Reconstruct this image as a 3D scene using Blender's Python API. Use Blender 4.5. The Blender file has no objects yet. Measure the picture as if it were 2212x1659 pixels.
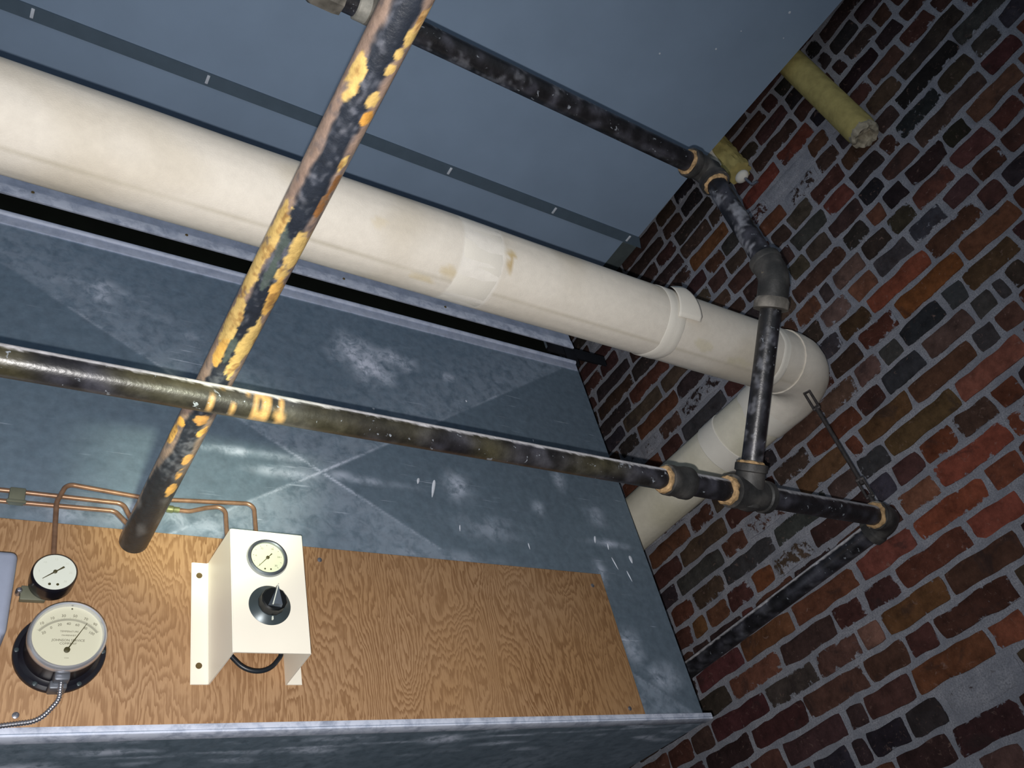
import bpy, bmesh, math, random
from mathutils import Vector, Matrix, noise
random.seed(7)
C = bpy.context.scene.collection
PI = math.pi
def R255(r, g, b, a=1.0):
    f = lambda c: (c/12.92 if c <= .04045 else ((c+.055)/1.055)**2.4)
    return (f(r/255), f(g/255), f(b/255), a)

# ------------------------------------------------------------------ camera, world, lights, exposure
sc = bpy.context.scene
cam = bpy.data.cameras.new('camera'); camo = bpy.data.objects.new('camera', cam); C.objects.link(camo)
ROT = Matrix(((0.8237774818740238, -0.1920306973451166, -0.5333993547375555),
              (-0.5210895174589, -0.6270615929084127, -0.5790159527108167),
              (-0.2232854118650459, 0.7549291158620869, -0.6166244034028694)))
camo.matrix_world = ROT.to_4x4()
cam.sensor_fit = 'HORIZONTAL'; cam.sensor_width = 36.0; cam.lens = 1829.65/2212*36.0
cam.clip_start = 0.02; cam.clip_end = 50
sc.camera = camo
w = bpy.data.worlds.new('world'); sc.world = w; w.use_nodes = True
bg = w.node_tree.nodes['Background']; bg.inputs[0].default_value = (0.75, 0.88, 1.0, 1); bg.inputs[1].default_value = 0.22
def flash():
    l = bpy.data.lights.new('phone_flash', 'SPOT'); l.energy = 62; l.color = (1.0, 0.97, 0.95)
    l.shadow_soft_size = 0.004; l.spot_size = math.radians(118); l.spot_blend = 1.0
    o = bpy.data.objects.new('phone_flash', l); C.objects.link(o)
    o.location = ROT @ Vector((-0.008, -0.019, 0.0))
    aim = ROT @ Vector((-0.24, -0.10, -1.0))
    o.rotation_euler = aim.to_track_quat('-Z', 'Y').to_euler()
    return o
flash()
def glow_spot():
    """added spot beside the camera that makes the glow on the duct"""
    l = bpy.data.lights.new('added_glow_spot', 'SPOT'); l.energy = 85.0; l.color = (0.96, 1.0, 0.72)
    l.shadow_soft_size = 0.03; l.spot_size = math.radians(19); l.spot_blend = 1.0
    o = bpy.data.objects.new('added_glow_spot', l); C.objects.link(o); o.location = (0.10, 0.0, 0.12)
    o.rotation_euler = (Vector((0.37, 1.22, 0.885))-o.location).to_track_quat('-Z', 'Y').to_euler()
glow_spot()  # lamp added for the glow; its source is unknown
vs = sc.view_settings
sc.display_settings.display_device = 'sRGB'
vs.view_transform = 'Standard'; vs.look = 'None'; vs.gamma = 1.0; vs.exposure = 0.34; vs.use_curve_mapping = False

# ------------------------------------------------------------------ node helpers
class NT:
    def __init__(s, name):
        s.m = bpy.data.materials.new(name); s.m.use_nodes = True
        s.t = s.m.node_tree; s.b = s.t.nodes['Principled BSDF']
    def n(s, typ, **kw):
        nd = s.t.nodes.new(typ)
        for k, v in kw.items():
            if k.startswith('i_'): nd.inputs[k[2:].replace('_', ' ')].default_value = v
            else: setattr(nd, k, v)
        return nd
    def l(s, a, b): s.t.links.new(a, b)
    def coord(s, scale=(1, 1, 1), rot=(0, 0, 0), loc=(0, 0, 0)):
        tc = s.n('ShaderNodeTexCoord'); mp = s.n('ShaderNodeMapping')
        mp.inputs['Scale'].default_value = scale; mp.inputs['Rotation'].default_value = rot; mp.inputs['Location'].default_value = loc
        s.l(tc.outputs['Object'], mp.inputs['Vector']); return mp.outputs['Vector']
    def noise(s, vec, scale, detail=4, rough=.55, dist=0):
        nd = s.n('ShaderNodeTexNoise'); nd.inputs['Scale'].default_value = scale; nd.inputs['Detail'].default_value = detail
        nd.inputs['Roughness'].default_value = rough; nd.inputs['Distortion'].default_value = dist
        if vec is not None: s.l(vec, nd.inputs['Vector'])
        return nd.outputs['Fac']
    def ramp(s, fac, stops):
        nd = s.n('ShaderNodeValToRGB'); cr = nd.color_ramp
        while len(cr.elements) > 1: cr.elements.remove(cr.elements[-1])
        for i, (p, c) in enumerate(stops):
            e = cr.elements[0] if i == 0 else cr.elements.new(p)
            e.position = p; e.color = c if len(c) == 4 else (*c, 1)
        s.l(fac, nd.inputs['Fac']); return nd.outputs['Color']
    def mix(s, fac, a, b, mode='MIX'):
        nd = s.n('ShaderNodeMix'); nd.data_type = 'RGBA'; nd.blend_type = mode
        for sock, v in ((nd.inputs[0], fac), (nd.inputs[6], a), (nd.inputs[7], b)):
            if hasattr(v, 'is_linked'): s.l(v, sock)
            else: sock.default_value = v
        return nd.outputs[2]
    def math(s, op, a, b=0.0, clamp=False):
        nd = s.n('ShaderNodeMath'); nd.operation = op; nd.use_clamp = clamp
        for sock, v in ((nd.inputs[0], a), (nd.inputs[1], b)):
            if hasattr(v, 'is_linked'): s.l(v, sock)
            else: sock.default_value = v
        return nd.outputs[0]
    def attr(s, name='Col'):
        nd = s.n('ShaderNodeAttribute'); nd.attribute_name = name; return nd
    def bump(s, h, strength=.3, dist=.002):
        nd = s.n('ShaderNodeBump'); nd.inputs['Strength'].default_value = strength; nd.inputs['Distance'].default_value = dist
        s.l(h, nd.inputs['Height']); s.l(nd.outputs['Normal'], s.b.inputs['Normal'])
    def set(s, col=None, rough=None, metal=None, spec=None, coat=None):
        for k, v in (('Base Color', col), ('Roughness', rough), ('Metallic', metal), ('Specular IOR Level', spec), ('Coat Weight', coat)):
            if v is None: continue
            if hasattr(v, 'is_linked'): s.l(v, s.b.inputs[k])
            else: s.b.inputs[k].default_value = v
        return s.m
WHITE = (1, 1, 1, 1); BLACK = (0, 0, 0, 1)

def simple(name, col, rough=.5, metal=0, spec=.5, var=.15, nscale=30, bump=0.0, bscale=200):
    s = NT(name); v = s.coord()
    f = s.noise(v, nscale, 5)
    a = tuple(max(0, c*(1-var)) for c in col[:3])+(1,); b = tuple(c*(1+var) for c in col[:3])+(1,)
    s.set(s.ramp(f, [(.3, a), (.7, b)]), rough, metal, spec)
    if bump: s.bump(s.noise(v, bscale, 3), bump, .001)
    return s.m

# ------------------------------------------------------------------ materials
def mat_attr(name, rough=.5, metal=0.0, spec=.5, spots=None, bump=.25, bscale=120, var=.25, coat=0):
    s = NT(name); a = s.attr(); v = s.coord()
    f = s.noise(v, 60, 6, .65)
    c = s.mix(1.0, a.outputs['Color'], s.ramp(f, [(.3, (1-var,)*3), (.7, (1+var*.6,)*3)]), 'MULTIPLY')
    if spots:
        col, thr, sc_ = spots
        m = s.ramp(s.noise(v, sc_, 5, .6, .6), [(thr, BLACK), (thr+.04, WHITE)])
        c = s.mix(m, c, col)
    s.set(c, rough, metal, spec, coat); s.bump(s.noise(v, bscale, 5), bump, .0012)
    return s.m

def mat_brick():
    s = NT('brick_masonry'); a = s.attr(); v = s.coord()
    big = s.noise(v, 9, 3); med = s.noise(v, 45, 6, .65, .4); fine = s.noise(v, 300, 3)
    thr = s.math('ADD', a.outputs['Alpha'], s.math('MULTIPLY', s.math('SUBTRACT', med, .5), 1.5))
    mask = s.ramp(thr, [(.40, BLACK), (.50, WHITE)])
    mort = s.mix(s.ramp(s.noise(v, 25, 5), [(.35, BLACK), (.65, WHITE)]), R255(140, 142, 152), R255(170, 170, 178))
    mort = s.mix(s.ramp(fine, [(.35, BLACK), (.7, WHITE)]), mort, R255(124, 126, 134))
    br = s.mix(1.0, a.outputs['Color'], s.ramp(s.noise(v, 30, 6, .7), [(.25, (.45,)*3), (.75, (1.5,)*3)]), 'MULTIPLY')
    pale = s.ramp(s.noise(s.coord((1, 1, 1), (.5, 0, 0)), 70, 5, .7, .8), [(.60, BLACK), (.72, (.55,)*3)])
    br = s.mix(pale, br, R255(150, 122, 112))
    dark = s.ramp(s.noise(v, 14, 4, .6, .5), [(.58, BLACK), (.68, WHITE)])
    br = s.mix(dark, br, s.mix(.55, br, R255(48, 40, 40)))
    c = s.mix(mask, mort, br)
    s.set(c, .92, 0, .2)
    s.bump(s.math('ADD', s.math('MULTIPLY', fine, .35), med), .55, .004)
    return s.m

def mat_wood():
    s = NT('plywood_grain'); tc = s.n('ShaderNodeTexCoord'); sep = s.n('ShaderNodeSeparateXYZ'); s.l(tc.outputs['Object'], sep.inputs[0])
    X, Z = sep.outputs[0], sep.outputs[2]
    n1 = s.noise(s.coord((5.5, 1, 1.9), (0, .05, 0)), 1.0, 2, .5, .4)
    n2 = s.noise(s.coord((34, 1, 10)), 1.0, 3, .6, .3)
    fib = s.noise(s.coord((260, 1, 9)), 1.0, 4, .65); fib2 = s.noise(s.coord((520, 1, 40)), 1.0, 2, .6)
    fld = s.math('ADD', s.math('MULTIPLY', X, 38.0), s.math('ADD', s.math('MULTIPLY', n1, 44.0), s.math('MULTIPLY', n2, 5.0)))
    fld = s.math('ADD', fld, s.math('MULTIPLY', fib, 1.7))
    ring = s.ramp(s.math('FRACT', fld), [(0.0, BLACK), (.35, (.08,)*3), (.62, (.75,)*3), (.9, WHITE), (1.0, BLACK)])
    big = s.noise(s.coord((2.2, 1, 3)), 1.0, 3)
    base = s.mix(s.ramp(big, [(.35, BLACK), (.65, WHITE)]), R255(174, 140, 106), R255(172, 134, 94))
    amt = s.ramp(s.noise(s.coord((6, 1, 3), loc=(3, 0, 1)), 1.0, 3), [(.3, (.5,)*3), (.7, WHITE)])
    c = s.mix(s.math('MULTIPLY', ring, amt), base, R255(124, 88, 56))
    c = s.mix(s.ramp(fib2, [(.45, BLACK), (.8, (.5,)*3)]), c, R255(140, 104, 70))
    s.set(c, .6, 0, .3); s.bump(fib, .12, .0006)
    return s.m

def mat_duct(name, base=(130, 150, 166), rough=.42, metal=.7):
    s = NT(name); a = s.attr(); v = s.coord()
    sp = s.noise(v, 60, 5, .6); fine = s.noise(v, 260, 4, .7)
    st = s.noise(s.coord((4, 4, 60)), 1.0, 5, .6)
    b = s.mix(s.ramp(sp, [(.3, BLACK), (.7, WHITE)]), R255(*[c*.93 for c in base]), R255(*[min(255, c*1.06) for c in base]))
    b = s.mix(s.ramp(fine, [(.55, BLACK), (.8, (.45,)*3)]), b, R255(128, 140, 160))
    dust_light_mask = s.math('MULTIPLY', a.outputs['Fac'], s.ramp(s.noise(v, 38, 6, .7, .4), [(.34, (.12,)*3), (.56, WHITE)]))  # mask holds dust and the light painted on the duct face
    scr = s.ramp(s.noise(s.coord((7, 7, 150)), 1.0, 3, .6), [(.64, BLACK), (.72, (.55,)*3)])
    scr = s.math('MULTIPLY', scr, s.ramp(s.noise(v, 5, 3), [(.45, BLACK), (.6, WHITE)]))
    k = s.math('ADD', dust_light_mask, scr, True)
    c = s.mix(k, b, R255(206, 213, 230))
    s.set(c, s.ramp(k, [(0, (rough+.08,)*3), (1, (.85,)*3)]), s.ramp(k, [(0, (metal,)*3), (1, (.05,)*3)]), .5); s.bump(st, .012, .001)
    return s.m

M = {}
M['brick'] = mat_brick(); M['wood'] = mat_wood()
M['duct'] = mat_duct('galvanised_sheet'); M['duct_rail'] = mat_duct('dusty_galvanised_rail', (160, 170, 192), .4, .2)
M['canvas'] = simple('dark_canvas', R255(16, 20, 17), .95, 0, .1)
M['panel'] = simple('painted_grey_sheet', R255(144, 164, 188), .55, 0, .3, .05, 6, .08, 500)
M['strip'] = simple('dark_seam_strip', R255(88, 104, 118), .6, 0, .3, .06)
M['ceil'] = simple('concrete_slab', R255(92, 102, 104), .9, 0, .2, .2, 14, .4, 60)
M['plain'] = simple('concrete_floor', R255(110, 108, 104), .9, 0, .2, .2, 10, .3, 60)
M['yellow'] = mat_attr('peeling_pipe_paint', .42, 0, .5, None, .5, 220, .3)
M['black'] = mat_attr('black_iron', .36, 0, .6, (R255(136, 142, 150), .65, 80), .35, 160, .45)
M['fitting'] = mat_attr('cast_iron_fitting', .55, 0, .5, (R255(120, 112, 100), .66, 40), .6, 130, .35)
M['seal'] = simple('hemp_sealant', R255(172, 142, 104), .9, 0, .2, .5, 110, .8, 300)
M['jacket'] = mat_attr('canvas_jacket', .85, 0, .2, None, .35, 500, .06)
M['tape'] = simple('white_jacket_tape', R255(228, 223, 212), .8, 0, .2, .05, 12, .3, 400)
M['oldins'] = simple('yellowed_insulation', R255(176, 162, 104), .9, 0, .15, .18, 40, .5, 180)
M['insend'] = simple('frayed_insulation_end', R255(165, 156, 138), .95, 0, .1, .35, 90, 1.0, 200)
M['rod'] = simple('rusted_steel', R255(62, 58, 58), .6, .3, .5, .4, 90, .5, 200)
M['cream'] = simple('cream_enamel', R255(244, 238, 222), .45, 0, .4, .02, 8)
M['hole'] = simple('bolt_hole', R255(90, 74, 40), .8)
M['chrome'] = simple('chrome', R255(214, 216, 222), .30, .75, .8, .03)
M['blackplas'] = simple('black_enamel', R255(22, 22, 30), .3, 0, .6, .1)
M['knob'] = simple('black_bakelite', R255(18, 20, 22), .35, 0, .5, .2)
M['skirt'] = simple('dark_skirt', R255(66, 76, 80), .35, .3, .5, .15)
M['ptr'] = simple('knob_pointer', R255(86, 94, 104), .4, 0, .5, .1)
M['dial'] = simple('dial_cream', R255(200, 198, 176), .6, 0, .3, .02, 6)
M['dialw'] = simple('dial_white', R255(212, 217, 206), .5, 0, .3, .02, 6)
M['dialg'] = simple('dial_green_white', R255(216, 220, 190), .5, 0, .3, .02, 6)
M['ink'] = simple('dial_ink', R255(88, 84, 70), .8, 0, .2)
M['needle'] = simple('needle', R255(70, 66, 40), .5, 0, .3)
M['copper'] = simple('copper_tube', R255(150, 116, 92), .36, .5, .5, .25, 60)
M['verd'] = simple('verdigris_fitting', R255(120, 124, 84), .5, .5, .5, .3, 80)
M['hose'] = simple('black_tubing', R255(28, 34, 40), .4)
M['grey'] = simple('grey_enamel', R255(146, 154, 174), .42, .1, .5, .04, 60)
M['steel'] = simple('bright_steel', R255(176, 176, 184), .3, .9, .5, .1)
M['brassy'] = simple('grey_green_bracket', R255(110, 112, 96), .5, .3, .5, .15)
M['paint'] = simple('white_paint_drip', R255(214, 220, 230), .7)
M['blacksteel'] = simple('black_steel_angle', R255(26, 28, 34), .6, .2)

# ------------------------------------------------------------------ object helpers
def link(name, me, mat, parent=None, label=None, smooth=38, base=None):
    o = bpy.data.objects.new(name, me); C.objects.link(o)
    if mat: me.materials.append(mat)
    off = Vector((0, 0, 0))
    p = parent
    while p: off += p.location; p = p.parent
    if parent is None and base is not None: o.location = base; off = Vector(base)
    me.transform(Matrix.Translation(-off))
    if smooth:
        me.polygons.foreach_set('use_smooth', [True]*len(me.polygons)); me.set_sharp_from_angle(angle=math.radians(smooth))
    me.update()
    if parent: o.parent = parent
    if label: o['label'] = label
    return o
def tag(o, label, cat, group=None, kind=None):
    if label: o['label'] = label
    if cat: o['category'] = cat
    if group: o['group'] = group
    if kind: o['kind'] = kind
    return o
def thing(name, label, cat, loc, group=None):
    o = bpy.data.objects.new(name, None); C.objects.link(o); o.location = loc; o.empty_display_size = .05
    return tag(o, label, cat, group)
class Msh:
    def __init__(s): s.v = []; s.f = []; s.c = []
    def add(s, v, f, c=None):
        k = len(s.v); s.v += [tuple(p) for p in v]; s.f += [tuple(i+k for i in q) for q in f]
        s.c += (c if c else [(.5, .5, .5, 1)]*len(v)); return s
    def me(s, name='m', col=False):
        m = bpy.data.meshes.new(name); m.from_pydata(s.v, [], s.f); m.update()
        if col:
            at = m.color_attributes.new('Col', 'FLOAT_COLOR', 'POINT')
            at.data.foreach_set('color', [x for c in s.c for x in c])
        bm = bmesh.new(); bm.from_mesh(m); bmesh.ops.recalc_face_normals(bm, faces=bm.faces); bm.to_mesh(m); bm.free()
        return m
    def build(s, name, mat, parent=None, label=None, col=False, smooth=38, base=None):
        return link(name, s.me(name, col), mat, parent, label, smooth, base)
    def box(s, x0, x1, y0, y1, z0, z1, bev=0.0, seg=2, col=None):
        bm = bmesh.new(); bmesh.ops.create_cube(bm, size=1)
        for v in bm.verts: v.co = ((x0+x1)/2+v.co.x*(x1-x0), (y0+y1)/2+v.co.y*(y1-y0), (z0+z1)/2+v.co.z*(z1-z0))
        if bev: bmesh.ops.bevel(bm, geom=list(bm.edges), offset=bev, segments=seg, profile=.5, affect='EDGES')
        bm.verts.index_update()
        s.add([v.co[:] for v in bm.verts], [[v.index for v in f.verts] for f in bm.faces], [col]*len(bm.verts) if col else None); bm.free(); return s
    def sweep(s, pts, rad, n=24, cap=True, colf=None, up=None):
        """tube along pts; rad number or function(i, t); colf(point, outward, length along) gives a colour"""
        pts = [Vector(p) for p in pts]; k = len(pts)
        tan = [(pts[min(i+1, k-1)]-pts[max(i-1, 0)]).normalized() for i in range(k)]
        a = Vector(up) if up else (Vector((0, 0, 1)) if abs(tan[0].z) < .9 else Vector((0, 1, 0)))
        a = (a-tan[0]*a.dot(tan[0])).normalized()
        V, F, Cc = [], [], []; L = 0
        for i in range(k):
            if i: L += (pts[i]-pts[i-1]).length
            a = (a-tan[i]*a.dot(tan[i])).normalized(); b = tan[i].cross(a)
            for j in range(n):
                th = 2*PI*j/n; d = a*math.cos(th)+b*math.sin(th)
                r = rad(i, L, th) if callable(rad) else rad
                V.append(pts[i]+d*r); Cc.append(colf(V[-1], d, L) if colf else (.5, .5, .5, 1))
        for i in range(k-1):
            for j in range(n): F.append((i*n+j, i*n+(j+1) % n, (i+1)*n+(j+1) % n, (i+1)*n+j))
        if cap: F.append(tuple(range(n-1, -1, -1))); F.append(tuple((k-1)*n+j for j in range(n)))
        return s.add(V, F, Cc)
    def lathe(s, c, axis, prof, n=48, capa=True, capb=True, colf=None):
        """profile of (radius, height along axis)"""
        ax = Vector(axis).normalized(); a = ax.orthogonal().normalized(); b = ax.cross(a); c = Vector(c)
        V, F, Cc = [], [], []
        for r, h in prof:
            for j in range(n):
                d = a*math.cos(2*PI*j/n)+b*math.sin(2*PI*j/n); V.append(c+ax*h+d*r); Cc.append(colf(V[-1], d, h) if colf else (.5, .5, .5, 1))
        for i in range(len(prof)-1):
            for j in range(n): F.append((i*n+j, i*n+(j+1) % n, (i+1)*n+(j+1) % n, (i+1)*n+j))
        if capa: F.append(tuple(range(n-1, -1, -1)))
        if capb: F.append(tuple((len(prof)-1)*n+j for j in range(n)))
        return s.add(V, F, Cc)
    def prism(s, poly, off):
        """polygon extruded by a vector"""
        k = len(poly); off = Vector(off); V = [Vector(p) for p in poly]+[Vector(p)+off for p in poly]
        F = [tuple(range(k)), tuple(range(2*k-1, k-1, -1))]+[(i, (i+1) % k, k+(i+1) % k, k+i) for i in range(k)]
        return s.add(V, F)
    def ball(s, c, r, sx=1, sy=1, sz=1, n=16):
        prof = [(max(1e-4, math.sin(PI*i/n)*r), -math.cos(PI*i/n)*r) for i in range(n+1)]
        k = len(s.v); s.lathe((0, 0, 0), (0, 0, 1), prof, n*2)
        for i in range(k, len(s.v)): x, y, z = s.v[i]; s.v[i] = (c[0]+x*sx, c[1]+y*sy, c[2]+z*sz)
        return s
def path(pts, fil, step=.004, coarse=None):
    """polyline with filleted corners, densely sampled"""
    pts = [Vector(p) for p in pts]; out = [pts[0]]
    fl = fil if isinstance(fil, (list, tuple)) else [fil]*(len(pts)-2)
    for i in range(1, len(pts)-1):
        p, q, r = pts[i-1], pts[i], pts[i+1]; u = (p-q).normalized(); v = (r-q).normalized()
        ang = u.angle(v); f = fl[i-1]; t = f/math.tan(ang/2)
        c = q+(u+v).normalized()*(f/math.sin(ang/2)); A = q+u*t; B = q+v*t
        n = 14
        for k in range(n+1):
            d = (A-c).slerp(B-c, k/n).normalized()*f
            out.append(c+d)
    out.append(pts[-1])
    if coarse:
        o2 = [out[0]]
        for a, b in zip(out, out[1:]):
            m = max(1, int((b-a).length/coarse))
            o2 += [a+(b-a)*(k/m) for k in range(1, m+1)]
        out = o2
    return out
def line(a, b, n):
    a, b = Vector(a), Vector(b); return [a+(b-a)*(i/n) for i in range(n+1)]
def nz(x, y, z, s): return noise.noise(Vector((x*s, y*s, z*s)))   # about -1..1
def lerp(a, b, t): return tuple(x+(y-x)*t for x, y in zip(a, b))
def sstep(a, b, x):
    t = min(1, max(0, (x-a)/(b-a))); return t*t*(3-2*t)
def text(s, x, z, y, size, al='CENTER', rot=0):
    cu = bpy.data.curves.new('t', 'FONT'); cu.body = s; cu.size = size; cu.align_x = al; cu.align_y = 'CENTER'; cu.resolution_u = 2
    o = bpy.data.objects.new('t', cu); C.objects.link(o); bpy.context.view_layer.update()
    me = bpy.data.meshes.new_from_object(o.evaluated_get(bpy.context.evaluated_depsgraph_get()))
    bpy.data.objects.remove(o); bpy.data.curves.remove(cu)
    cr, sr = math.cos(rot), math.sin(rot)
    V = [(x+v.co.x*cr-v.co.y*sr, y, z+v.co.x*sr+v.co.y*cr) for v in me.vertices]; F = [tuple(p.vertices) for p in me.polygons]
    bpy.data.meshes.remove(me); return V, F

# ------------------------------------------------------------------ the room
WX = 1.85                                     # face of the brick wall
def struct(o): o['kind'] = 'structure'; return o
struct(Msh().box(-2.6, 2.05, -1.6, 3.2, -1.6, -1.5).build('floor', M['plain'], smooth=0))
struct(Msh().box(-2.6, 2.05, -1.6, 3.2, 2.165, 2.25).build('ceiling', M['ceil'], smooth=0))
struct(Msh().box(-2.6, 1.86, 3.1, 3.25, -1.5, 2.165).build('wall_back', M['ceil'], smooth=0))

struct(Msh().box(1.66, 1.846, 1.185, 1.9, 2.088, 2.165, .004).build('trim_1', M['ceil'], smooth=0))
CH = 0.06777; Z0 = 1.163                       # course height, one measured bed joint
PAL = [(104, 66, 52)]*4+[(92, 60, 50)]*4+[(84, 56, 50)]*4+[(116, 74, 54)]*2+[(76, 54, 50)]*4+[(66, 56, 54)]*3+[(60, 56, 60)]*2+[(72, 74, 78)]*2+[(96, 80, 64)]*3
BRG = .84; BRS = .86
# bricks noted on the wall, course by course: course, near end, far end (mm along the wall), face colour
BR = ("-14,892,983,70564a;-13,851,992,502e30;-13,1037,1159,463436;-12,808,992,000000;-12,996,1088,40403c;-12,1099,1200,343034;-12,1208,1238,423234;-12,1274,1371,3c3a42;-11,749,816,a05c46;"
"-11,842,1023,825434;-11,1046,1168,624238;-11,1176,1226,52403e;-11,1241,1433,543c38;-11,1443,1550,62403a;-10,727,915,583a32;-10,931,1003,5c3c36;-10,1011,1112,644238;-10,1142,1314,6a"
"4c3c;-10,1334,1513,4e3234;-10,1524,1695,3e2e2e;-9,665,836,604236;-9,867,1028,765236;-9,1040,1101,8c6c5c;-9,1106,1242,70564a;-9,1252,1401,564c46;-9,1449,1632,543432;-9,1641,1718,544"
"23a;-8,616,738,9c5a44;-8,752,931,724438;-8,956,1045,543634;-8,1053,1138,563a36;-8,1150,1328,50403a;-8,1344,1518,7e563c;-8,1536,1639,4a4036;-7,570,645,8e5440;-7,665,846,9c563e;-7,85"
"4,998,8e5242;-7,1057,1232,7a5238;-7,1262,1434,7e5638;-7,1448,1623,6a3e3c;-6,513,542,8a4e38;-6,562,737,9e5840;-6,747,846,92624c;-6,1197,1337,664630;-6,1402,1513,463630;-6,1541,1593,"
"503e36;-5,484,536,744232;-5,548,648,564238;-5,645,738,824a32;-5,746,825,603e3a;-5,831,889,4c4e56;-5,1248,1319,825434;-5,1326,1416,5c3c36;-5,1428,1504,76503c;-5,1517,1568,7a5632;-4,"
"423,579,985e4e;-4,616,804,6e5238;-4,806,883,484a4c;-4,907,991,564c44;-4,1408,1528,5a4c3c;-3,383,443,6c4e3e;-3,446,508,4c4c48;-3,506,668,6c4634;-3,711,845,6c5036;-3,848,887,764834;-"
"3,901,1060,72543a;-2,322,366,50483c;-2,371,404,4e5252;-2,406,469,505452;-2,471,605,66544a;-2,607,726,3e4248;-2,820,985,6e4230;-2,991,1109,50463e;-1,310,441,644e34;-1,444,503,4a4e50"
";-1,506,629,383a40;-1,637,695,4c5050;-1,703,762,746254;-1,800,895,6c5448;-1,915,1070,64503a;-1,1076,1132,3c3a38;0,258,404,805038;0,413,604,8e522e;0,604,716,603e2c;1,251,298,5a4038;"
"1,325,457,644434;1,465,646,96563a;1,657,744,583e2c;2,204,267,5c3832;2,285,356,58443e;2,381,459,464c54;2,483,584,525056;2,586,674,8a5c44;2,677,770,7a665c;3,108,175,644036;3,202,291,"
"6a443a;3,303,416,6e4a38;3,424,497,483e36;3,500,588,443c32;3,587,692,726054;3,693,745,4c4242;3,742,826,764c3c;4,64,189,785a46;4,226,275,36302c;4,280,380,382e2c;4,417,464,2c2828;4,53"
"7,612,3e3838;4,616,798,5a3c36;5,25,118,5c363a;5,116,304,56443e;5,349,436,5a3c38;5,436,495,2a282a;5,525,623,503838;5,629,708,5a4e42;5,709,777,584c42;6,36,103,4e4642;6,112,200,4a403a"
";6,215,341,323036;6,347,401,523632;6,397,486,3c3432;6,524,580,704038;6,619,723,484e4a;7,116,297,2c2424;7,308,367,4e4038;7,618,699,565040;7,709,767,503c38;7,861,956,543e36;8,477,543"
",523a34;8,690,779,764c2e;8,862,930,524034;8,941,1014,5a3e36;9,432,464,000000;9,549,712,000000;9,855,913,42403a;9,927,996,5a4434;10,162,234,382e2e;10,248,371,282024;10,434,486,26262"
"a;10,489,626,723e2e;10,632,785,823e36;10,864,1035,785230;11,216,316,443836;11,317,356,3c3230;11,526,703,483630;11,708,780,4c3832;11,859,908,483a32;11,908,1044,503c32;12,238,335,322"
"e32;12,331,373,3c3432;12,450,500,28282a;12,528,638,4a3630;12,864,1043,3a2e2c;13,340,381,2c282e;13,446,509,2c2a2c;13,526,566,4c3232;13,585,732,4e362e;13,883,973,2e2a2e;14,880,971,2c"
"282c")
CP = [-0.34938, 0.02094, 0.0012, -8e-05, 0.51723, 0.0208]
def bed(b, y):
    """height of bed joint b at y: the courses run a little out of level"""
    n = float(b)
    for _ in range(6): n += (b-(n+CP[0]+CP[1]*n+CP[2]*n*n+CP[3]*n**3+CP[4]*y+CP[5]*y*n))/1.05
    return Z0+n*CH
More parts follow.
